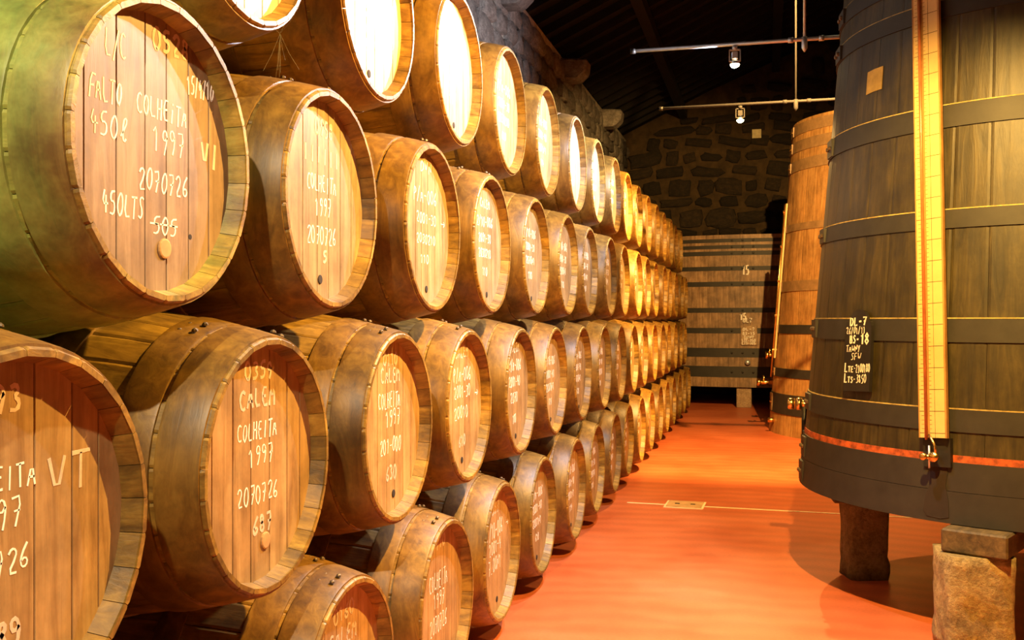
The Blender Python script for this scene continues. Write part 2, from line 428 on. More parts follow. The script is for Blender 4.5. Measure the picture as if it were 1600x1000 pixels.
def plank_mesh(u0, u1):
    g = .0011; u0 += g; u1 -= g; n = 6; vs = []
    top = [(u0 + (u1 - u0) * i / n) for i in range(n + 1)]
    lim = lambda u: math.sqrt(max(0, HEADR ** 2 - u * u))
    ol = [(u, lim(u)) for u in top] + [(u, -lim(u)) for u in reversed(top)]
    m_ = len(ol)
    cu = (u0 + u1) / 2
    vs = [(HX, u, v) for u, v in [(cu + (u - cu) * .97, v * .997) for u, v in ol]] + [(HX - .002, u, v) for u, v in ol] + [(HX - .028, u, v) for u, v in ol]
    fs = [tuple(range(m_ - 1, -1, -1)), tuple(range(2 * m_, 3 * m_))]
    for k in range(m_):
        k2 = (k + 1) % m_
        fs += [(k, k2, k2 + m_, k + m_), (k + m_, k2 + m_, k2 + 2 * m_, k + 2 * m_)]
    return mesh('head_plank', vs, fs)
def plank_set(seed):
    r = random.Random(seed); ws = [r.uniform(.8, 1.25) for _ in range(7)]; t = sum(ws); u = -HEADR; out = []
    for w_ in ws:
        out.append(plank_mesh(u, min(HEADR, u + w_ / t * 2 * HEADR))); u += w_ / t * 2 * HEADR
    return out
PSETS = [plank_set(s) for s in range(4)]
def disc_mesh(x, r, t=.028, n=40):
    vs = [(x, math.sin(2 * PI * k / n) * r, math.cos(2 * PI * k / n) * r) for k in range(n)] + [(x + t, math.sin(2 * PI * k / n) * r, math.cos(2 * PI * k / n) * r) for k in range(n)]
    fs = [tuple(range(n)), tuple(range(2 * n - 1, n - 1, -1))] + [(k, k + n, (k + 1) % n + n, (k + 1) % n) for k in range(n)]
    return mesh('back_head', vs, fs)
BACK = disc_mesh(-HX, HEADR)
def joined(meshes, name):
    mb = MB()
    for me in meshes: mb.add([v.co for v in me.vertices], [tuple(p.vertices) for p in me.polygons])
    return mesh(name, mb.v, mb.f)
JSETS = [joined(p, 'head_boards') for p in PSETS]
def bung_mesh(r, t, n=14):
    mb = MB().tube([(0, 0, 0), (t * .8, 0, 0), (t, 0, 0)], [r, r, r * .85], n); return mesh('bung', mb.v, mb.f)
BUNG = bung_mesh(.021, .006); BUNG_S = bung_mesh(.013, .004); HOLE = bung_mesh(.006, .001)

ORD = ['', 'first', 'second', 'third', 'fourth', 'fifth', 'sixth', 'seventh', 'eighth', 'ninth', 'tenth', 'eleventh', 'twelfth', 'thirteenth',
       'fourteenth', 'fifteenth', 'sixteenth', 'seventeenth', 'eighteenth']
# name: (x of front rim, first y, axis height, first index, last index)
P = .84
ROWS = {'bottom': (-1.125, 1.71, .399, 0, 16), 'second': (-1.15, 1.29, 1.091, 0, 16),
        'third': (-1.17, 1.71, 1.780, 0, 16), 'top': (-1.20, 1.29, 2.469, 1, 16)}
C_, F_ = 'chalk', 'chalk_faint'
TEXT = {
 ('third', 0): [('0528', .013, .215, .132, .045, F_), ('L/C', -.136, .163, .068, .053, C_), ('15/4/10', .135, .150, .105, .040, C_), ('FALTO', -.181, .071, .098, .046, C_),
                ('COLHEiTA', -.040, .072, .176, .042, C_), ('450l', -.178, .007, .114, .045, C_), ('1997', .011, .005, .118, .052, C_), ('2070726', -.034, -.078, .175, .044, C_),
                ('450LTS', -.143, -.140, .129, .045, C_), ('505', .013, -.164, .088, .036, C_), ('___', .005, -.162, .10, .038, C_), ('VI', .19, .0, .07, .055, F_)],
 ('third', 1): [('0958', -.05, .182, .119, .048, F_), *[('|', -.12 + .04 * q, .104, .03, .045, F_) for q in range(6)], ('COLHEITA', -.10, .025, .193, .046, C_), ('1997', -.05, -.045, .106, .053, C_),
                ('2070726', -.10, -.125, .193, .050, C_), ('5', .0, -.175, .03, .032, F_)],
 ('third', 2): [('DVN', -.05, .208, .13, .04, C_), ('P/A-006', -.125, .095, .26, .051, C_), ('2001-30', -.09, .018, .218, .040, C_), ('2030210', -.09, -.057, .210, .036, C_),
                ('110', -.05, -.130, .093, .034, C_), ('>', .185, .015, .05, .033, C_)],
 ('third', 3): [('CALEM', -.08, .165, .16, .04, F_), ('2/10-006', -.13, .08, .26, .045, C_), ('2001-30', -.10, .01, .2, .04, C_), ('2030210', -.10, -.06, .2, .04, C_), ('110', -.04, -.14, .08, .04, C_)],
 ('third', 4): [('P/10-006', -.13, .10, .26, .045, C_), ('2001-30', -.10, .03, .2, .04, C_), ('2070N1', -.10, -.04, .2, .04, C_), ('110', -.05, -.12, .09, .04, C_)],
 ('second', 0): [('0393', -.075, .20, .135, .045, F_), ('COLHEITA', -.10, .075, .19, .038, C_), ('1997', -.06, .012, .12, .050, C_), ('2070726', -.11, -.062, .185, .042, C_),
                 ('689', -.035, -.185, .095, .05, F_), ('VT', .115, .05, .115, .066, F_)],
 ('second', 1): [('0359', -.065, .205, .137, .042, F_), ('CALEM', -.09, .138, .175, .045, F_), ('COLHEITA', -.10, .061, .193, .043, C_), ('1997', -.05, -.004, .126, .047, C_),
                 ('2070726', -.10, -.095, .2, .045, C_), ('687', -.03, -.172, .099, .044, F_)],
 ('second', 2): [('0110', -.06, .20, .13, .042, F_), ('CALEM', -.08, .142, .17, .048, F_), ('COLHEITA', -.10, .06, .195, .052, C_), ('1997', -.04, .0, .134, .055, C_),
                 ('201-000', -.085, -.088, .185, .050, C_), ('630', -.035, -.178, .095, .046, F_)],
 ('second', 3): [('CALEM', -.09, .195, .18, .045, F_), ('P/A-006', -.11, .098, .24, .055, C_), ('2001-30', -.10, .03, .22, .050, C_), ('>', .185, .02, .055, .036, C_),
                 ('20010', -.10, -.055, .19, .050, C_), ('610', -.04, -.17, .09, .046, F_)],
 ('second', 4): [('CALEM', -.09, .19, .18, .045, F_), ('P/A-006', -.11, .10, .24, .055, C_), ('2001-40', -.11, .02, .22, .050, C_), ('2070', -.08, -.06, .14, .050, C_), ('110', -.04, -.16, .07, .046, C_)],
 ('bottom', 1): [('0160', -.05, .185, .143, .045, F_), ('CALEM', -.08, .115, .19, .05, F_), ('COLHEITA', -.10, .03, .2, .05, C_), ('1997', -.05, -.04, .12, .05, C_)],
 ('bottom', 2): [('0110', -.075, .20, .15, .046, F_), ('COLHEITA', -.105, .058, .205, .062, C_), ('1997', -.06, -.01, .126, .056, C_), ('2070726', -.10, -.10, .193, .062, C_)],
 ('bottom', 3): [('0057', -.10, .165, .17, .054, F_), ('P/10-006', -.13, .06, .26, .072, C_), ('2001-4', -.10, -.008, .2, .057, C_), ('7.00N1', -.11, -.09, .21, .062, C_), ('>', .19, .07, .05, .036, C_)],
}
LOOK = {
 ('third', 0): 'oak cask with green mossy staves and a head chalked FALTO COLHEITA 450 L',
 ('third', 1): 'oak cask stencilled 0958 and chalked COLHEITA 1997, beside the green mossy cask',
 ('third', 2): 'oak cask stencilled DVN and chalked P/A-006 with a small arrow',
 ('second', 0): 'dark oak cask stencilled 0393 and 689, lying under the green mossy cask',
 ('second', 1): 'oak cask stencilled 0359 above chalked COLHEITA and stencilled 687 below',
 ('second', 2): 'oak cask chalked COLHEITA 1997 with 201-000 and stencilled 630 beneath',
 ('bottom', 1): 'oak cask on the floor, its head stencilled 0160 in large figures',
 ('bottom', 2): 'oak cask on the floor, stencilled 0110 and chalked COLHEITA 1997 2070726',
 ('bottom', 3): 'oak cask on the floor, chalked P/10-006 and 2001-4 with an arrow',
}
rr = random.Random(11)
NUDGE = {('third', 0): .03, ('second', 0): .03, ('second', 2): .02, ('third', 2): .025, ('third', 3): -.012}
def cask(row, k):
    x, y0, zc, k0, k1 = ROWS[row]
    y = y0 + k * P + NUDGE.get((row, k), 0); from_end = k1 - k + 1
    if (row, k) in LOOK: lab = LOOK[(row, k)]
    else: lab = 'oak cask in the %s row of the stack, %s from the end-wall vat' % (row, ORD[from_end])
    e = empty('wine_cask', (x - HL + rr.uniform(-.012, .012), y, zc - RB), 0, label=lab, cat='cask', group='casks in the %s row of the stack' % row)
    near = k <= 7; tinted = (row, k) == ('third', 0)
    t = rr.uniform(.82, 1.08); tint = [t, t * rr.uniform(.94, 1.02), t * rr.uniform(.85, 1.0), 1]
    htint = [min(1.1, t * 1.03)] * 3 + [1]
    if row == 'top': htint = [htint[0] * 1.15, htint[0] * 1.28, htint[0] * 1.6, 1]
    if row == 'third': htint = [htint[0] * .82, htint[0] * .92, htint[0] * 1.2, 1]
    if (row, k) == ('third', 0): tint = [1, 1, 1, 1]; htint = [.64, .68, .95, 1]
    roll = rr.uniform(-.12, .12)
    if near:
        for i in range(NST):
            o = obj('stave', STAVE_M if tinted else STAVE, 'stave_green' if tinted else 'stave', e, (0, 0, RB), (2 * PI * i / NST + roll, 0, 0)); o.color = tint
    else:
        o = obj('stave_shell', BODY, 'stave', e, (0, 0, RB), (roll, 0, 0)); o.color = tint; o['kind'] = 'stuff'
    hs = rr.uniform(.75, 1.05)
    for i, hm in enumerate(HOOPS):
        if not near and i >= 3: continue
        h = obj('hoop', hm.copy() if tinted else hm, None if tinted else 'hoop', e, (0, 0, RB), (rr.uniform(-.35, .35), 0, 0)); h.color = [tint[0] * hs, tint[1] * hs, tint[2] * hs, 1]
        if tinted: h.data.materials.clear(); h.data.materials.append(MATS['hoop_green'])
        if near and i < 3 and k < 4: rivets(h, *HR[i])
    q = rr.randrange(4)
    if near:
        for pm in PSETS[q]:
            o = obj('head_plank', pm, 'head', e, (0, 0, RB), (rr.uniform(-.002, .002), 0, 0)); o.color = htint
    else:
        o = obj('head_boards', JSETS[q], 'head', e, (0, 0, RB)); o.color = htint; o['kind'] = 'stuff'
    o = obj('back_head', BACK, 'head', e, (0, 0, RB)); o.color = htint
    if k < 11:
        big = (row, k) in (('third', 0), ('second', 1))
        obj('bung', BUNG if big else BUNG_S, 'cork' if big else 'hole_dark', e, (HX - .001, .03 if big else rr.uniform(-.02, .03), RB - (.192 if big else .225)))
        if (row, k) == ('third', 0): obj('drilled_hole', HOLE, 'hole_dark', e, (HX - .0003, .125, RB - .16))
    lines = TEXT.get((row, k))
    if lines is None and k < 11 and not (row == 'bottom' and k == 0):
        lines = [(rr.choice(['P/10-006', 'P/A-006', '2/10-006']), -.12, .09, .25, .05, C_), (rr.choice(['2001-30', '2001-40']), -.10, .015, .21, .045, C_),
                 (rr.choice(['2030210', '2070N1', '2001N1']), -.10, -.06, .2, .045, C_), (rr.choice(['110', '610', '114']), -.04, -.14, .08, .04, C_)]
    du = {('third', 0): -.022, ('second', 0): -.03}.get((row, k), 0)
    for tx, u, v, wd, hh, mt in lines or []:
        u += du
        thin = .0036 if mt == C_ else .0075
        lettering(tx, u, v, wd, hh, thin, .0 if tx in ('___',) else .025, rr).build('chalk_lettering' if mt == C_ else 'stencil_lettering', mt, e, loc=(HX, 0, RB))
for row in ROWS:
    for k in range(ROWS[row][3], ROWS[row][4] + 1): cask(row, k)

# ------------------------------------------------------------------ great vats
def vat(name, loc, r0, r1, H, nst, mat, label, a0=0, ry=1.0, grp=None):
    """upright tapered vat of nst staves standing at loc, radius r0 at its foot and r1 at its top"""
    e = empty(name, loc, 0, label=label, cat='vat', group=grp)
    rad = lambda z: r0 + (r1 - r0) * z / H
    for i in range(nst):
        t0 = 2 * PI * i / nst; t1 = 2 * PI * (i + 1) / nst; vs = []
        for z in (0, H):
            for t, d in ((t0, .002), (t0 + .08 * (t1 - t0), 0), (t0 + .5 * (t1 - t0), 0), (t1 - .08 * (t1 - t0), 0), (t1, .002)):
                g = .0008 / r0 * (1 if t == t0 else -1 if t == t1 else 0)
                R = rad(z) - d; vs.append((math.cos(t + g) * R, math.sin(t + g) * R * ry, z))
            for t in (t1, t0):
                R = rad(z) - .06; vs.append((math.cos(t) * R, math.sin(t) * R * ry, z))
        n = 7
        fs = [tuple(range(n - 1, -1, -1)), tuple(range(n, 2 * n))] + [(k, (k + 1) % n, (k + 1) % n + n, k + n) for k in range(n)]
        obj('stave', mesh('vat_stave', vs, fs), mat, e)
    return e, rad
def band(e, rad, z0, z1, mat, t=.007, ry=1.0, name='hoop', seg=96):
    vs = []; fs = []; n = 4
    for k in range(seg):
        a = 2 * PI * k / seg
        for R, z in ((rad(z0) - .012, z0), (rad(z0) + t, z0), (rad(z1) + t, z1), (rad(z1) - .012, z1)):
            vs.append((math.cos(a) * R, math.sin(a) * R * ry, z))
    for k in range(seg):
        for j in range(3): fs.append((k * n + j, ((k + 1) % seg) * n + j, ((k + 1) % seg) * n + j + 1, k * n + j + 1))
    me = mesh(name, vs, fs)
    me.polygons.foreach_set('use_smooth', [True] * len(me.polygons)); me.set_sharp_from_angle(angle=.6)
    return obj(name, me, mat, e)
def disc(e, z, R, t, ry, mat, name='vat_head', n=64):
    vs = [(math.cos(2 * PI * k / n) * R, math.sin(2 * PI * k / n) * R * ry, zz) for zz in (z, z + t) for k in range(n)]
    fs = [tuple(range(n - 1, -1, -1)), tuple(range(n, 2 * n))] + [(k, (k + 1) % n, (k + 1) % n + n, k + n) for k in range(n)]
    return obj(name, mesh(name, vs, fs), mat, e)
def polar(a, R, z, ry=1.0): return Vector((math.cos(a) * R, math.sin(a) * R * ry, z))
def joint(h, rad, zc, hh, a, t=.007, nb=2, mat='vat_hoop', bolt='rivet_metal', ry=1.0):
    """overlap plate with bolts on a hoop"""
    mb = MB(); d = polar(a, 1, 0); tg = Vector((-d.y, d.x, 0)); R = rad(zc) + t
    c = Vector((d.x * R, d.y * R * ry, zc))
    vs = [c + tg * sx * .07 + d * dx + Vector((0, 0, sz * hh / 2)) for dx in (-.006, .010) for sz in (-1, 1) for sx in (-1, 1)]
    mb.add(vs, [(0, 1, 3, 2), (4, 6, 7, 5), (0, 4, 5, 1), (2, 3, 7, 6), (0, 2, 6, 4), (1, 5, 7, 3)])
    mb.build('joint_plate', mat, h)
    for i in range(nb):
        p = c + tg * ((i + .5) / nb - .5) * .12 + d * .008
        MB().tube([p, p + d * .012, p + d * .016], [.012, .012, .006], 6).build('bolt', bolt, h)

# near vat on stone pillars
V1 = Vector((1.435, 5.75, .55)); H1 = 3.3; R10, R11 = 1.236, .952
e1, rad1 = vat('storage_vat', V1, R10, R11, H1, 44, 'vat_dark', 'huge dark wooden vat raised on stone pillars, with a tall yellow level gauge')
disc(e1, .04, R10 - .07, .06, 1, 'vat_dark'); disc(e1, H1 - .12, R11 - .07, .06, 1, 'vat_dark')
HO1 = [(.94, 1.04), (1.34, 1.446), (1.86, 1.945), (2.33, 2.435), (2.855, 2.94), (3.05, 3.14), (3.32, 3.41), (3.60, 3.69)]
for z0, z1 in HO1:
    h = band(e1, rad1, z0 - .55, z1 - .55, 'vat_hoop')
    joint(h, rad1, (z0 + z1) / 2 - .55, (z1 - z0) * .9, PI + .10)
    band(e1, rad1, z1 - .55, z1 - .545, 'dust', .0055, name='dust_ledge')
for z0, z1 in ((-.016, .125), (.127, .255)):
    h = band(e1, rad1, z0, z1, 'vat_hoop', .010)
    joint(h, rad1, (z0 + z1) / 2, .11, PI + .08)
band(e1, rad1, .255, .286, 'red_paint', .004, name='red_line')

# level gauge: board with printed scale, glass tube, backing and drain valve
DEG = math.radians
def frame_on(rad, a, z, off, org=Vector((0, 0, 0))):
    d = polar(a, 1, 0); return d * (rad(z) + off) + Vector((0, 0, z)), d, Vector((-d.y, d.x, 0))
p0, d0, t0 = frame_on(rad1, DEG(-124.0), .909 - .55, .035)
p1, d1, t1 = frame_on(rad1, DEG(-130.7), 2.96 - .55, .035)
axis = (p1 - p0).normalized(); LG = 2.78
nrm = polar(DEG(-126), 1, 0); nrm = (nrm - axis * nrm.dot(axis)).normalized(); rt = axis.cross(nrm).normalized()   # rt points right as seen from the aisle
if rt.dot(Vector((1, 0, 0))) < 0: rt = -rt
def gbox(mb, u0, u1, v0, v1, n0, n1):
    vs = [p0 + rt * u + axis * v + nrm * n for n in (n0, n1) for v in (v0, v1) for u in (u0, u1)]
    return mb.add(vs, [(0, 2, 3, 1), (4, 5, 7, 6), (0, 1, 5, 4), (2, 6, 7, 3), (0, 4, 6, 2), (1, 3, 7, 5)])
gb = gbox(MB(), -.064, .064, 0, LG, 0, .016).build('gauge_board', 'board_cream', e1)
gbox(MB(), .057, .0655, -.001, LG, -.001, .019).build('edge_strip', 'board_edge', gb)
gbox(MB(), -.0655, -.061, -.001, LG, -.001, .018).build('edge_strip', 'board_edge', gb)
for k in range(28):
    v = .02 + k * .098
    m_ = MB(); gbox(m_, -.014, .057, v, v + .0022, .014, .0168); gbox(m_, -.061, -.040, v, v + .0022, .014, .0168)
    for q in range(1, 5): gbox(m_, -.052, -.040, v + q * .0196, v + q * .0196 + .0014, .014, .0168); gbox(m_, -.014, -.004, v + q * .0196, v + q * .0196 + .0014, .014, .0168)
    m_.build('scale_mark', 'ink', gb)
m_ = MB(); gbox(m_, .010, .0115, 0, LG, .014, .0168); m_.build('scale_line', 'ink', gb)
gbox(MB(), -.040, -.014, 0, LG, .0155, .0175).build('tube_channel', 'board_edge', gb)
g0 = p0 + rt * -.027 + nrm * .024
MB().tube([g0 + axis * -.01, g0 + axis * LG], .0065, 8).build('glass_tube', 'tube_red', gb, True)
gbox(MB(), -.062, .064, -.13, .0, -.038, -.012).build('backing_plate', 'dark_metal', e1)
vc = p0 - axis * .085 + rt * -.012 + nrm * .03
vv = MB().tube([vc - nrm * .06, vc + nrm * .02], .011, 10).build('gauge_valve', 'brass', e1, True)
MB().tube([vc + nrm * .02 - rt * .014, vc + nrm * .032 - rt * .014, vc + nrm * .036 - rt * .014], [.017, .017, .012], 14).build('knob', 'brass', vv, True)
MB().tube([vc - nrm * .005 + rt * .02, vc + nrm * .006 + rt * .02], [.023, .022], 16).build('flange', 'brass', vv, True)
MB().tube([vc + axis * .05, vc - axis * .05], .005, 8).build('spout', 'steel', vv, True)
MB().tube([vc + rt * .03, vc + rt * .028 + axis * .05, vc + axis * .10 - rt * .0], .006, 8).build('bent_pipe', 'brass', vv, True)
# dark drip stain below the valve
sp = [(-1.4, .275), (-1.9, .22), (-1.7, .15), (-2.6, .10), (-3.0, .03), (-2.2, .005), (.6, .0), (2.4, .01), (2.2, .08), (1.5, .15), (1.9, .21), (1.0, .275)]
vs = [polar(DEG(-123.4 + a_), rad1(z_) + o_, z_) for o_ in (.0075, .0125) for a_, z_ in sp]; n = len(sp)
obj('drip_stain', mesh('drip_stain', vs, [tuple(range(n - 1, -1, -1)), tuple(range(n, 2 * n))] + [(k, (k + 1) % n, (k + 1) % n + n, k + n) for k in range(n)]), 'hole_dark', e1)
# name board
a = DEG(-145.3); zb = 1.088 - .55
pp, dd, tt = frame_on(rad1, a, zb, .012)
up = ((frame_on(rad1, DEG(-146.2), zb + .41, .012)[0]) - pp).normalized()
nn = (dd - up * dd.dot(up)).normalized(); tt = up.cross(nn).normalized()
if tt.dot(Vector((1, 0, 0))) < 0: tt = -tt
M3 = Matrix((nn, tt, up)).transposed().to_4x4(); M3.translation = pp
ol = [(-.095, 0), (.095, 0), (.095, .30)]
ol += [(.095 - .012 * (1 - math.cos(t)) - .012 * 0, .30 + .045 * math.sin(t)) for t in (.5, 1.0, 1.5)]
ol += [(.062 * math.cos(t), .345 + .06 * math.sin(t)) for t in [k * PI / 8 for k in range(9)]]
ol += [(-(.095 - .012 * (1 - math.cos(t))), .30 + .045 * math.sin(t)) for t in (1.5, 1.0, .5)] + [(-.095, .30)]
n = len(ol)
vs = [(x, u, v) for x in (0, .018) for u, v in ol]
fs = [tuple(range(n - 1, -1, -1)), tuple(range(n, 2 * n))] + [(k, (k + 1) % n, (k + 1) % n + n, k + n) for k in range(n)]
nb = obj('name_board', mesh('name_board', vs, fs), 'black_board', e1); nb.matrix_local = M3
for tx, u, v, wd, hh, th, wob in [('DL-7', -.062, .325, .125, .040, .0085, 0), ('26/01/11', -.085, .285, .14, .034, .0035, .03), ('BS-', -.058, .238, .072, .038, .008, 0), ('18', .020, .232, .064, .052, .010, 0),
                                  ('TAWNY', -.082, .196, .105, .032, .0035, .03), ('SFW', -.045, .156, .075, .034, .0035, .03), ('L', -.088, .094, .025, .046, .008, 0), ('TE', -.062, .094, .042, .028, .006, 0), ('-2100180', -.020, .092, .118, .042, .004, .03),
                                  ('L', -.088, .042, .025, .046, .008, 0), ('TS', -.062, .042, .042, .028, .006, 0), ('-3850', -.020, .040, .095, .042, .004, .03)]:
    lettering(tx, u, v, wd, hh, th, wob).build('lettering', 'chalk', nb, loc=(.018, 0, 0))
# paper remnant
vs = []
for zz in (2.585, 2.70):
    for ad in (-151.6, -148.5, -145.2):
        for off in (.001, .004): vs.append(polar(DEG(ad), rad1(zz - .55) + off, zz - .55 + (.004 if ad > -150 else 0)))
q = lambda i, j, o_: i * 6 + j * 2 + o_
fs = [(q(0, j, 1), q(0, j + 1, 1), q(1, j + 1, 1), q(1, j, 1)) for j in (0, 1)] + [(q(0, j, 0), q(1, j, 0), q(1, j + 1, 0), q(0, j + 1, 0)) for j in (0, 1)]
fs += [(q(0, 0, 0), q(0, 0, 1), q(1, 0, 1), q(1, 0, 0)), (q(0, 2, 1), q(0, 2, 0), q(1, 2, 0), q(1, 2, 1))]
obj('paper_remnant', mesh('paper_remnant', vs, fs), 'paper', e1)
# side tap of the near vat
ta = DEG(172); pt, dt, tg = frame_on(rad1, ta, .40, -.01)
tp = MB().tube([pt, pt + dt * .07], .022, 12).build('side_tap', 'brass', e1, True)
MB().tube([pt + dt * .045, pt + dt * .075], .036, 14).build('collar', 'brass', tp, True)
MB().tube([pt + dt * .085, pt + dt * .12, pt + dt * .125], [.033, .033, .026], 14).build('cap', 'brass', tp, True)
MB().tube([pt + dt * .03, pt + dt * .03 - Vector((0, 0, .30))], .018, 8).build('down_pipe', 'dark_metal', tp, True)

# pillars and bearers under the near vat
def pillar(cx, cy, sx, sy, h, rz, seed, label):
    bm = bmesh.new(); bmesh.ops.create_cube(bm, size=1.0)
    bmesh.ops.subdivide_edges(bm, edges=bm.edges[:], cuts=9, use_grid_fill=True)
    for v in bm.verts:
        c = v.co; p = Vector((c.x * sx, c.y * sy, (c.z + .5) * h))
        k = noise.fractal(p * 9 + Vector((seed * 7.1, 0, 0)), .8, 2.0, 5)
        dirv = Vector((c.x, c.y, 0)); corner = max(0, (abs(c.x) + abs(c.y)) - .86)
        if abs(c.x) > .49 or abs(c.y) > .49: p += dirv.normalized() * (k * .013 - corner * .10)
        v.co = p
    me = bpy.data.meshes.new('stone_pillar'); bm.to_mesh(me); bm.free()
    me.polygons.foreach_set('use_smooth', [True] * len(me.polygons))
    o = obj('stone_pillar', me, 'pillar_stone', None, (cx, cy, 0), (0, 0, rz))
    return tag(o, label, 'pillar', 'stone pillars under the near vat')
PT = .425
pillar(.885, 4.64, .28, .27, PT, .12, 1, 'rough granite pillar below the yellow gauge of the dark vat')
pillar(.54, 5.80, .22, .22, PT, .25, 2, 'smooth dark granite pillar under the aisle edge of the dark vat')
pillar(1.95, 6.62, .30, .30, PT, .1, 3, 'granite pillar under the far side of the dark vat, away from the aisle')
def bearer(x0, y0, x1, y1, wdt, z0, z1, label, mat='beam'):
    d = Vector((x1 - x0, y1 - y0, 0)); L = d.length
    o = MB().box(0, L, -wdt / 2, wdt / 2, 0, z1 - z0).bevel_build('bearer_beam', mat, None, .008, loc=(x0, y0, z0), rot=(0, 0, math.atan2(d.y, d.x)))
    return tag(o, label, 'beam', 'timber bearers under the near vat')
fb = (.865, 4.53); bb = (1.98, 6.78)
bearer(fb[0], fb[1], bb[0], bb[1], .27, PT + .003, .53, 'thick timber bearer on the rough granite pillar, carrying the dark vat')
bearer(.36, 5.74, 1.24, 5.80, .20, PT + .003, .53, 'short timber bearer on the smooth dark granite pillar under the vat')
bearer(1.22, 4.86, 2.3, 5.2, .10, PT + .015, .53, 'greenish timber bearer running sideways from the rough granite pillar')
tag(MB().box(-.16, .16, -.16, .16, 0, .428).bevel_build('stone_pillar', 'pillar_stone', None, .015, loc=(2.25, 5.18, 0)), 'granite pillar at the outer end of the greenish timber bearer', 'pillar', 'stone pillars under the near vat')

# second vat standing on the floor
V2 = Vector((1.60, 13.30, 0)); H2 = 3.97
e2, rad2 = vat('storage_vat', V2, 1.55, 1.24, H2, 44, 'vat_light', 'tall light orange wooden vat standing on the floor behind the dark vat')
disc(e2, .05, 1.46, .06, 1, 'vat_light'); disc(e2, H2 - .10, 1.16, .06, 1, 'vat_light')
for i, (z0, z1) in enumerate([(.26, .51), (.72, .83), (1.27, 1.38), (1.80, 1.93), (2.56, 2.65), (3.32, 3.46), (3.57, 3.71), (3.79, 3.93)]):
    h = band(e2, rad2, z0, z1, 'vat_hoop' if i < 3 else 'vat_hoop_tan', .010)
    joint(h, rad2, (z0 + z1) / 2, (z1 - z0) * .9, DEG(-172), .010, 2, 'vat_hoop_tan', 'brass')
ga = DEG(-172)
q0, gd, gt = frame_on(rad2, ga, .95, .012); q1, _, _ = frame_on(rad2, ga, 3.0, .012)
ax = (q1 - q0).normalized(); side = gt
mb = MB(); vs = [q0 + side * u + ax * v + gd * n_ for n_ in (0, .02) for v in (0, 2.0) for u in (-.06, .06)]
g2 = mb.add(vs, [(0, 2, 3, 1), (4, 5, 7, 6), (0, 1, 5, 4), (2, 6, 7, 3), (0, 4, 6, 2), (1, 3, 7, 5)]).build('gauge_board', 'board_cream', e2)
MB().tube([q0 + gd * .03 - ax * .25, q0 + gd * .03 + ax * 2.0], .012, 8).build('glass_tube', 'brass', g2, True)
for k in range(5):
    c = q0 + ax * (.1 + k * .45)
    MB().tube([c - gd * .05, c + gd * .045], .02, 8).build('bracket', 'brass', g2)
for z, l in ((.98, .14), (.62, .22)):
    c, dd, tt = frame_on(rad2, DEG(-178), z, -.02)
    tp = MB().tube([c, c + dd * l], .028, 10).build('brass_tap', 'brass', e2, True)
    MB().tube([c + dd * (l - .05), c + dd * l], .05, 12).build('collar', 'brass', tp, True)
    MB().tube([c + dd * l * .6, c + dd * l * .6 + Vector((0, 0, .09))], .012, 8).build('handle', 'brass', tp, True)
c, dd, tt = frame_on(rad2, DEG(-165), .16, -.02)
tp = MB().tube([c, c + dd * .10], .03, 10).build('brass_tap', 'brass', e2, True)

# end vat across the aisle
V3 = Vector((-.22, 17.55, .34)); H3 = 2.5; RY3 = .54
e3, rad3 = vat('storage_vat', V3, 2.30, 2.26, H3, 80, 'vat_end', 'broad oval wooden vat numbered 15 across the end of the aisle', ry=RY3)
disc(e3, .05, 2.22, .06, RY3, 'vat_end'); disc(e3, H3 - .08, 2.18, .06, RY3, 'vat_end')
for z0, z1 in [(2.715, 2.775), (2.61, 2.67), (2.50, 2.57), (2.25, 2.32), (1.99, 2.07), (1.56, 1.64), (1.22, 1.31), (.83, .98), (.50, .68)]:
    h = band(e3, rad3, z0 - .34, z1 - .34, 'vat_hoop', .008, RY3)
    zc = (z0 + z1) / 2 - .34
    for dx in (-.22, -.05, .12):
        x = -.08 + dx; y = -math.sqrt(1 - (x / rad3(zc)) ** 2) * rad3(zc) * RY3
        MB().tube([(x, y - .004, zc), (x, y - .024, zc), (x, y - .028, zc)], [.018, .018, .008], 6).build('bolt', 'dark_metal', h)
def face3(x, z): return Vector((x, -math.sqrt(1 - (x / rad3(z)) ** 2) * rad3(z) * RY3, z))
def text3(tx, x, z, wd, hh, th, wob, y=.0, name='lettering'):
    p = face3(x, z - .34)
    return lettering(tx, 0, 0, wd, hh, th, wob).build(name, 'chalk', e3, loc=p + Vector((-wd / 2, -.006 + y, 0)), rot=(0, 0, -PI / 2))
text3('15', -.08, 2.18, .12, .15, .026, 0); text3('15', -.12, 1.44, .11, .11, .024, 0)
pb = face3(-.03, 1.03 - .34)
b3 = MB().box(-.13, .13, -.035, -.004, 0, .32).bevel_build('name_board', 'block_stone', e3, .01, loc=pb)
text3('DL7', -.05, 1.40, .15, .07, .016, 0, -.036)
for tx, z, wd in (('DL-7', 1.27, .2), ('BS-15', 1.20, .2), ('TAWNY', 1.14, .16), ('LTE-210', 1.085, .22), ('LTS-385', 1.04, .22)):
    lettering(tx, 0, 0, wd, .045, .011, .02).build('lettering', 'chalk', b3, loc=(-wd / 2, -.035, z - 1.03), rot=(0, 0, -PI / 2))
kp = face3(-.05, .75 - .34)
MB().tube([kp, kp + Vector((0, -.05, 0)), kp + Vector((0, -.07, 0))], [.04, .045, .03], 12).build('tap_knob', 'steel', e3, True)
tag(MB().box(-.12, .12, -.15, .15, 0, .34).bevel_build('stone_block', 'block_stone', None, .012, loc=(-.33, 16.52, 0)), 'pale stone block under the middle of the end vat', 'stone block')
for x in (-1.7, 1.3):
    tag(MB().box(-.14, .14, -.3, .3, 0, .34).bevel_build('stone_block', 'block_stone', None, .012, loc=(x, 17.5, 0)),
        'stone block under the end vat, %s' % ('beside the left wall' if x < 0 else 'behind the light orange vat'), 'stone block')

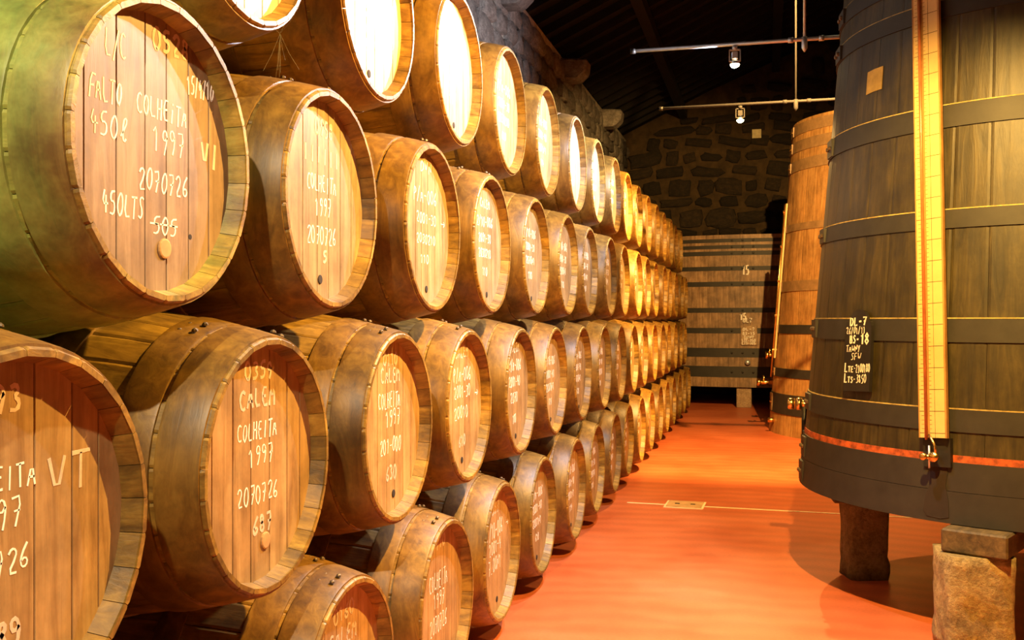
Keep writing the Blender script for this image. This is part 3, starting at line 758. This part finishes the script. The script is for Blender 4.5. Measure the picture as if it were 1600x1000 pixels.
# ------------------------------------------------------------------ lamps on their bars
def lamp(i, x, y, z, col, watts, tx, ty, tz, cone):
    where = ['before the green mossy cask', 'above the rough granite pillar', 'added unseen past the rough granite pillar', 'above the smooth granite pillar',
             'on the bright steel bar beside the dark vat', 'on the dim bar in front of the gable', 'added unseen high behind the dark vat'][i]
    s = .62; t = .14; bz = z + t
    bar = empty('light_bar', (0, y, bz), 0, label='thin steel bar for the lamp ' + where.replace('on the bright steel bar ', 'right ').replace('on the dim bar ', 'dimly seen '), cat='light bar', group='steel bars across the aisle')
    x0, x1 = [(-.90, 1.5), (-.90, 1.5), (-.90, 1.5), (-.90, .36), (-.90, 1.5), (-.90, 1.5), (.50, 1.6)][i]
    mat = 'steel' if i != 5 else 'steel_dimmed'  # far bar and lamp: their dimness is put into a darker colour
    MB().tube([(x0, 0, 0), (x1, 0, 0)], .013, 10).build('bar', mat, bar, True)
    MB().tube([(x0 - .02, 0, 0), (x0 + .015, 0, 0)], .019, 10).build('end_cap', 'dark_metal', bar, True)
    rx = 1.3 if i == 6 else .85 if i == 1 else .26; zr = WALL_TOP + (rx - WX) * SLOPE - bz
    MB().tube([(rx, 0, 0), (rx, 0, zr)], .009, 8).build('hanging_rod', mat, bar, True)
    MB().tube([(rx, 0, .015), (rx, 0, -.025), (rx, 0, -.06), (rx, 0, -.085)], [.02, .02, .02, .004], 10).build('finial', mat, bar, True)
    for dx in (-.09, .11): MB().tube([(rx + dx - .017, 0, 0), (rx + dx + .017, 0, 0)], .019, 10).build('coupling', mat, bar, True)
    l = empty('spot_lamp', (x, y, z), 0, label='lit spot lamp in a square yoke, ' + where, cat='lamp', group='spot lamps over the aisle')
    MB().tube([(0, 0, t - .014), (0, 0, t - .04)], .018, 10).build('clamp', mat, l, True)
    yk = MB()
    for zz in (t - .04, t - .118): yk.box(-.036, .036, -.01, .01, zz - .004, zz + .004)
    for xx in (-.036, .036): yk.box(xx - .004, xx + .004, -.01, .01, t - .118, t - .04)
    yk.build('yoke', mat, l)
    MB().box(-.021, .021, -.018, .018, t - .105, t - .055).bevel_build('control_box', mat, l, .004)
    MB().tube([(0, 0, t - .118), (0, 0, t - .128), (0, 0, .0)], [.018, .022, .034], 16, False).build('reflector', 'steel', l, True)
    MB().tube([(0, 0, .012), (0, 0, .002), (0, 0, -.012), (0, 0, -.022)], [.022, .031, .028, .012], 16).build('bulb', 'bulb_glow', l, True)
    ld = bpy.data.lights.new('spot_light', 'SPOT'); ld.color = col; ld.energy = watts; ld.spot_size = math.radians(cone); ld.spot_blend = .35
    ld.shadow_soft_size = .02
    lo = bpy.data.objects.new('spot_light', ld); COL.objects.link(lo); lo.parent = l; lo.location = (0, 0, -.045)
    d = Vector((tx, ty, tz)) - Vector((x, y, z)); lo.rotation_euler = d.to_track_quat('-Z', 'Y').to_euler()
for i, a_ in enumerate(LAMPS): lamp(i, *a_)
# notice plate on the gable wall
tag(MB().box(-.085, .085, -.02, 0, -.085, .085).bevel_build('notice_plate', 'cream_plate', None, .004, loc=(-.15, END_Y - .075, 4.99)), 'small square cream plate fixed to the stone gable wall', 'wall plate')
# cobweb between casks
cw = MB(); rc = random.Random(5)
ctr = Vector((-1.36, 2.56, 2.27))
for k in range(11):
    b_ = ctr + Vector((rc.uniform(-.05, .08), rc.uniform(-.10, .04), rc.choice((-.115, -.10, .06)) + rc.uniform(-.01, .02)))
    cw.tube([ctr, ctr.lerp(b_, .5) - Vector((0, 0, .008)), b_], .0004, 4)
tag(cw.build('cobweb', 'web'), 'torn grey cobweb hanging above the cask stencilled 0958', 'cobweb')
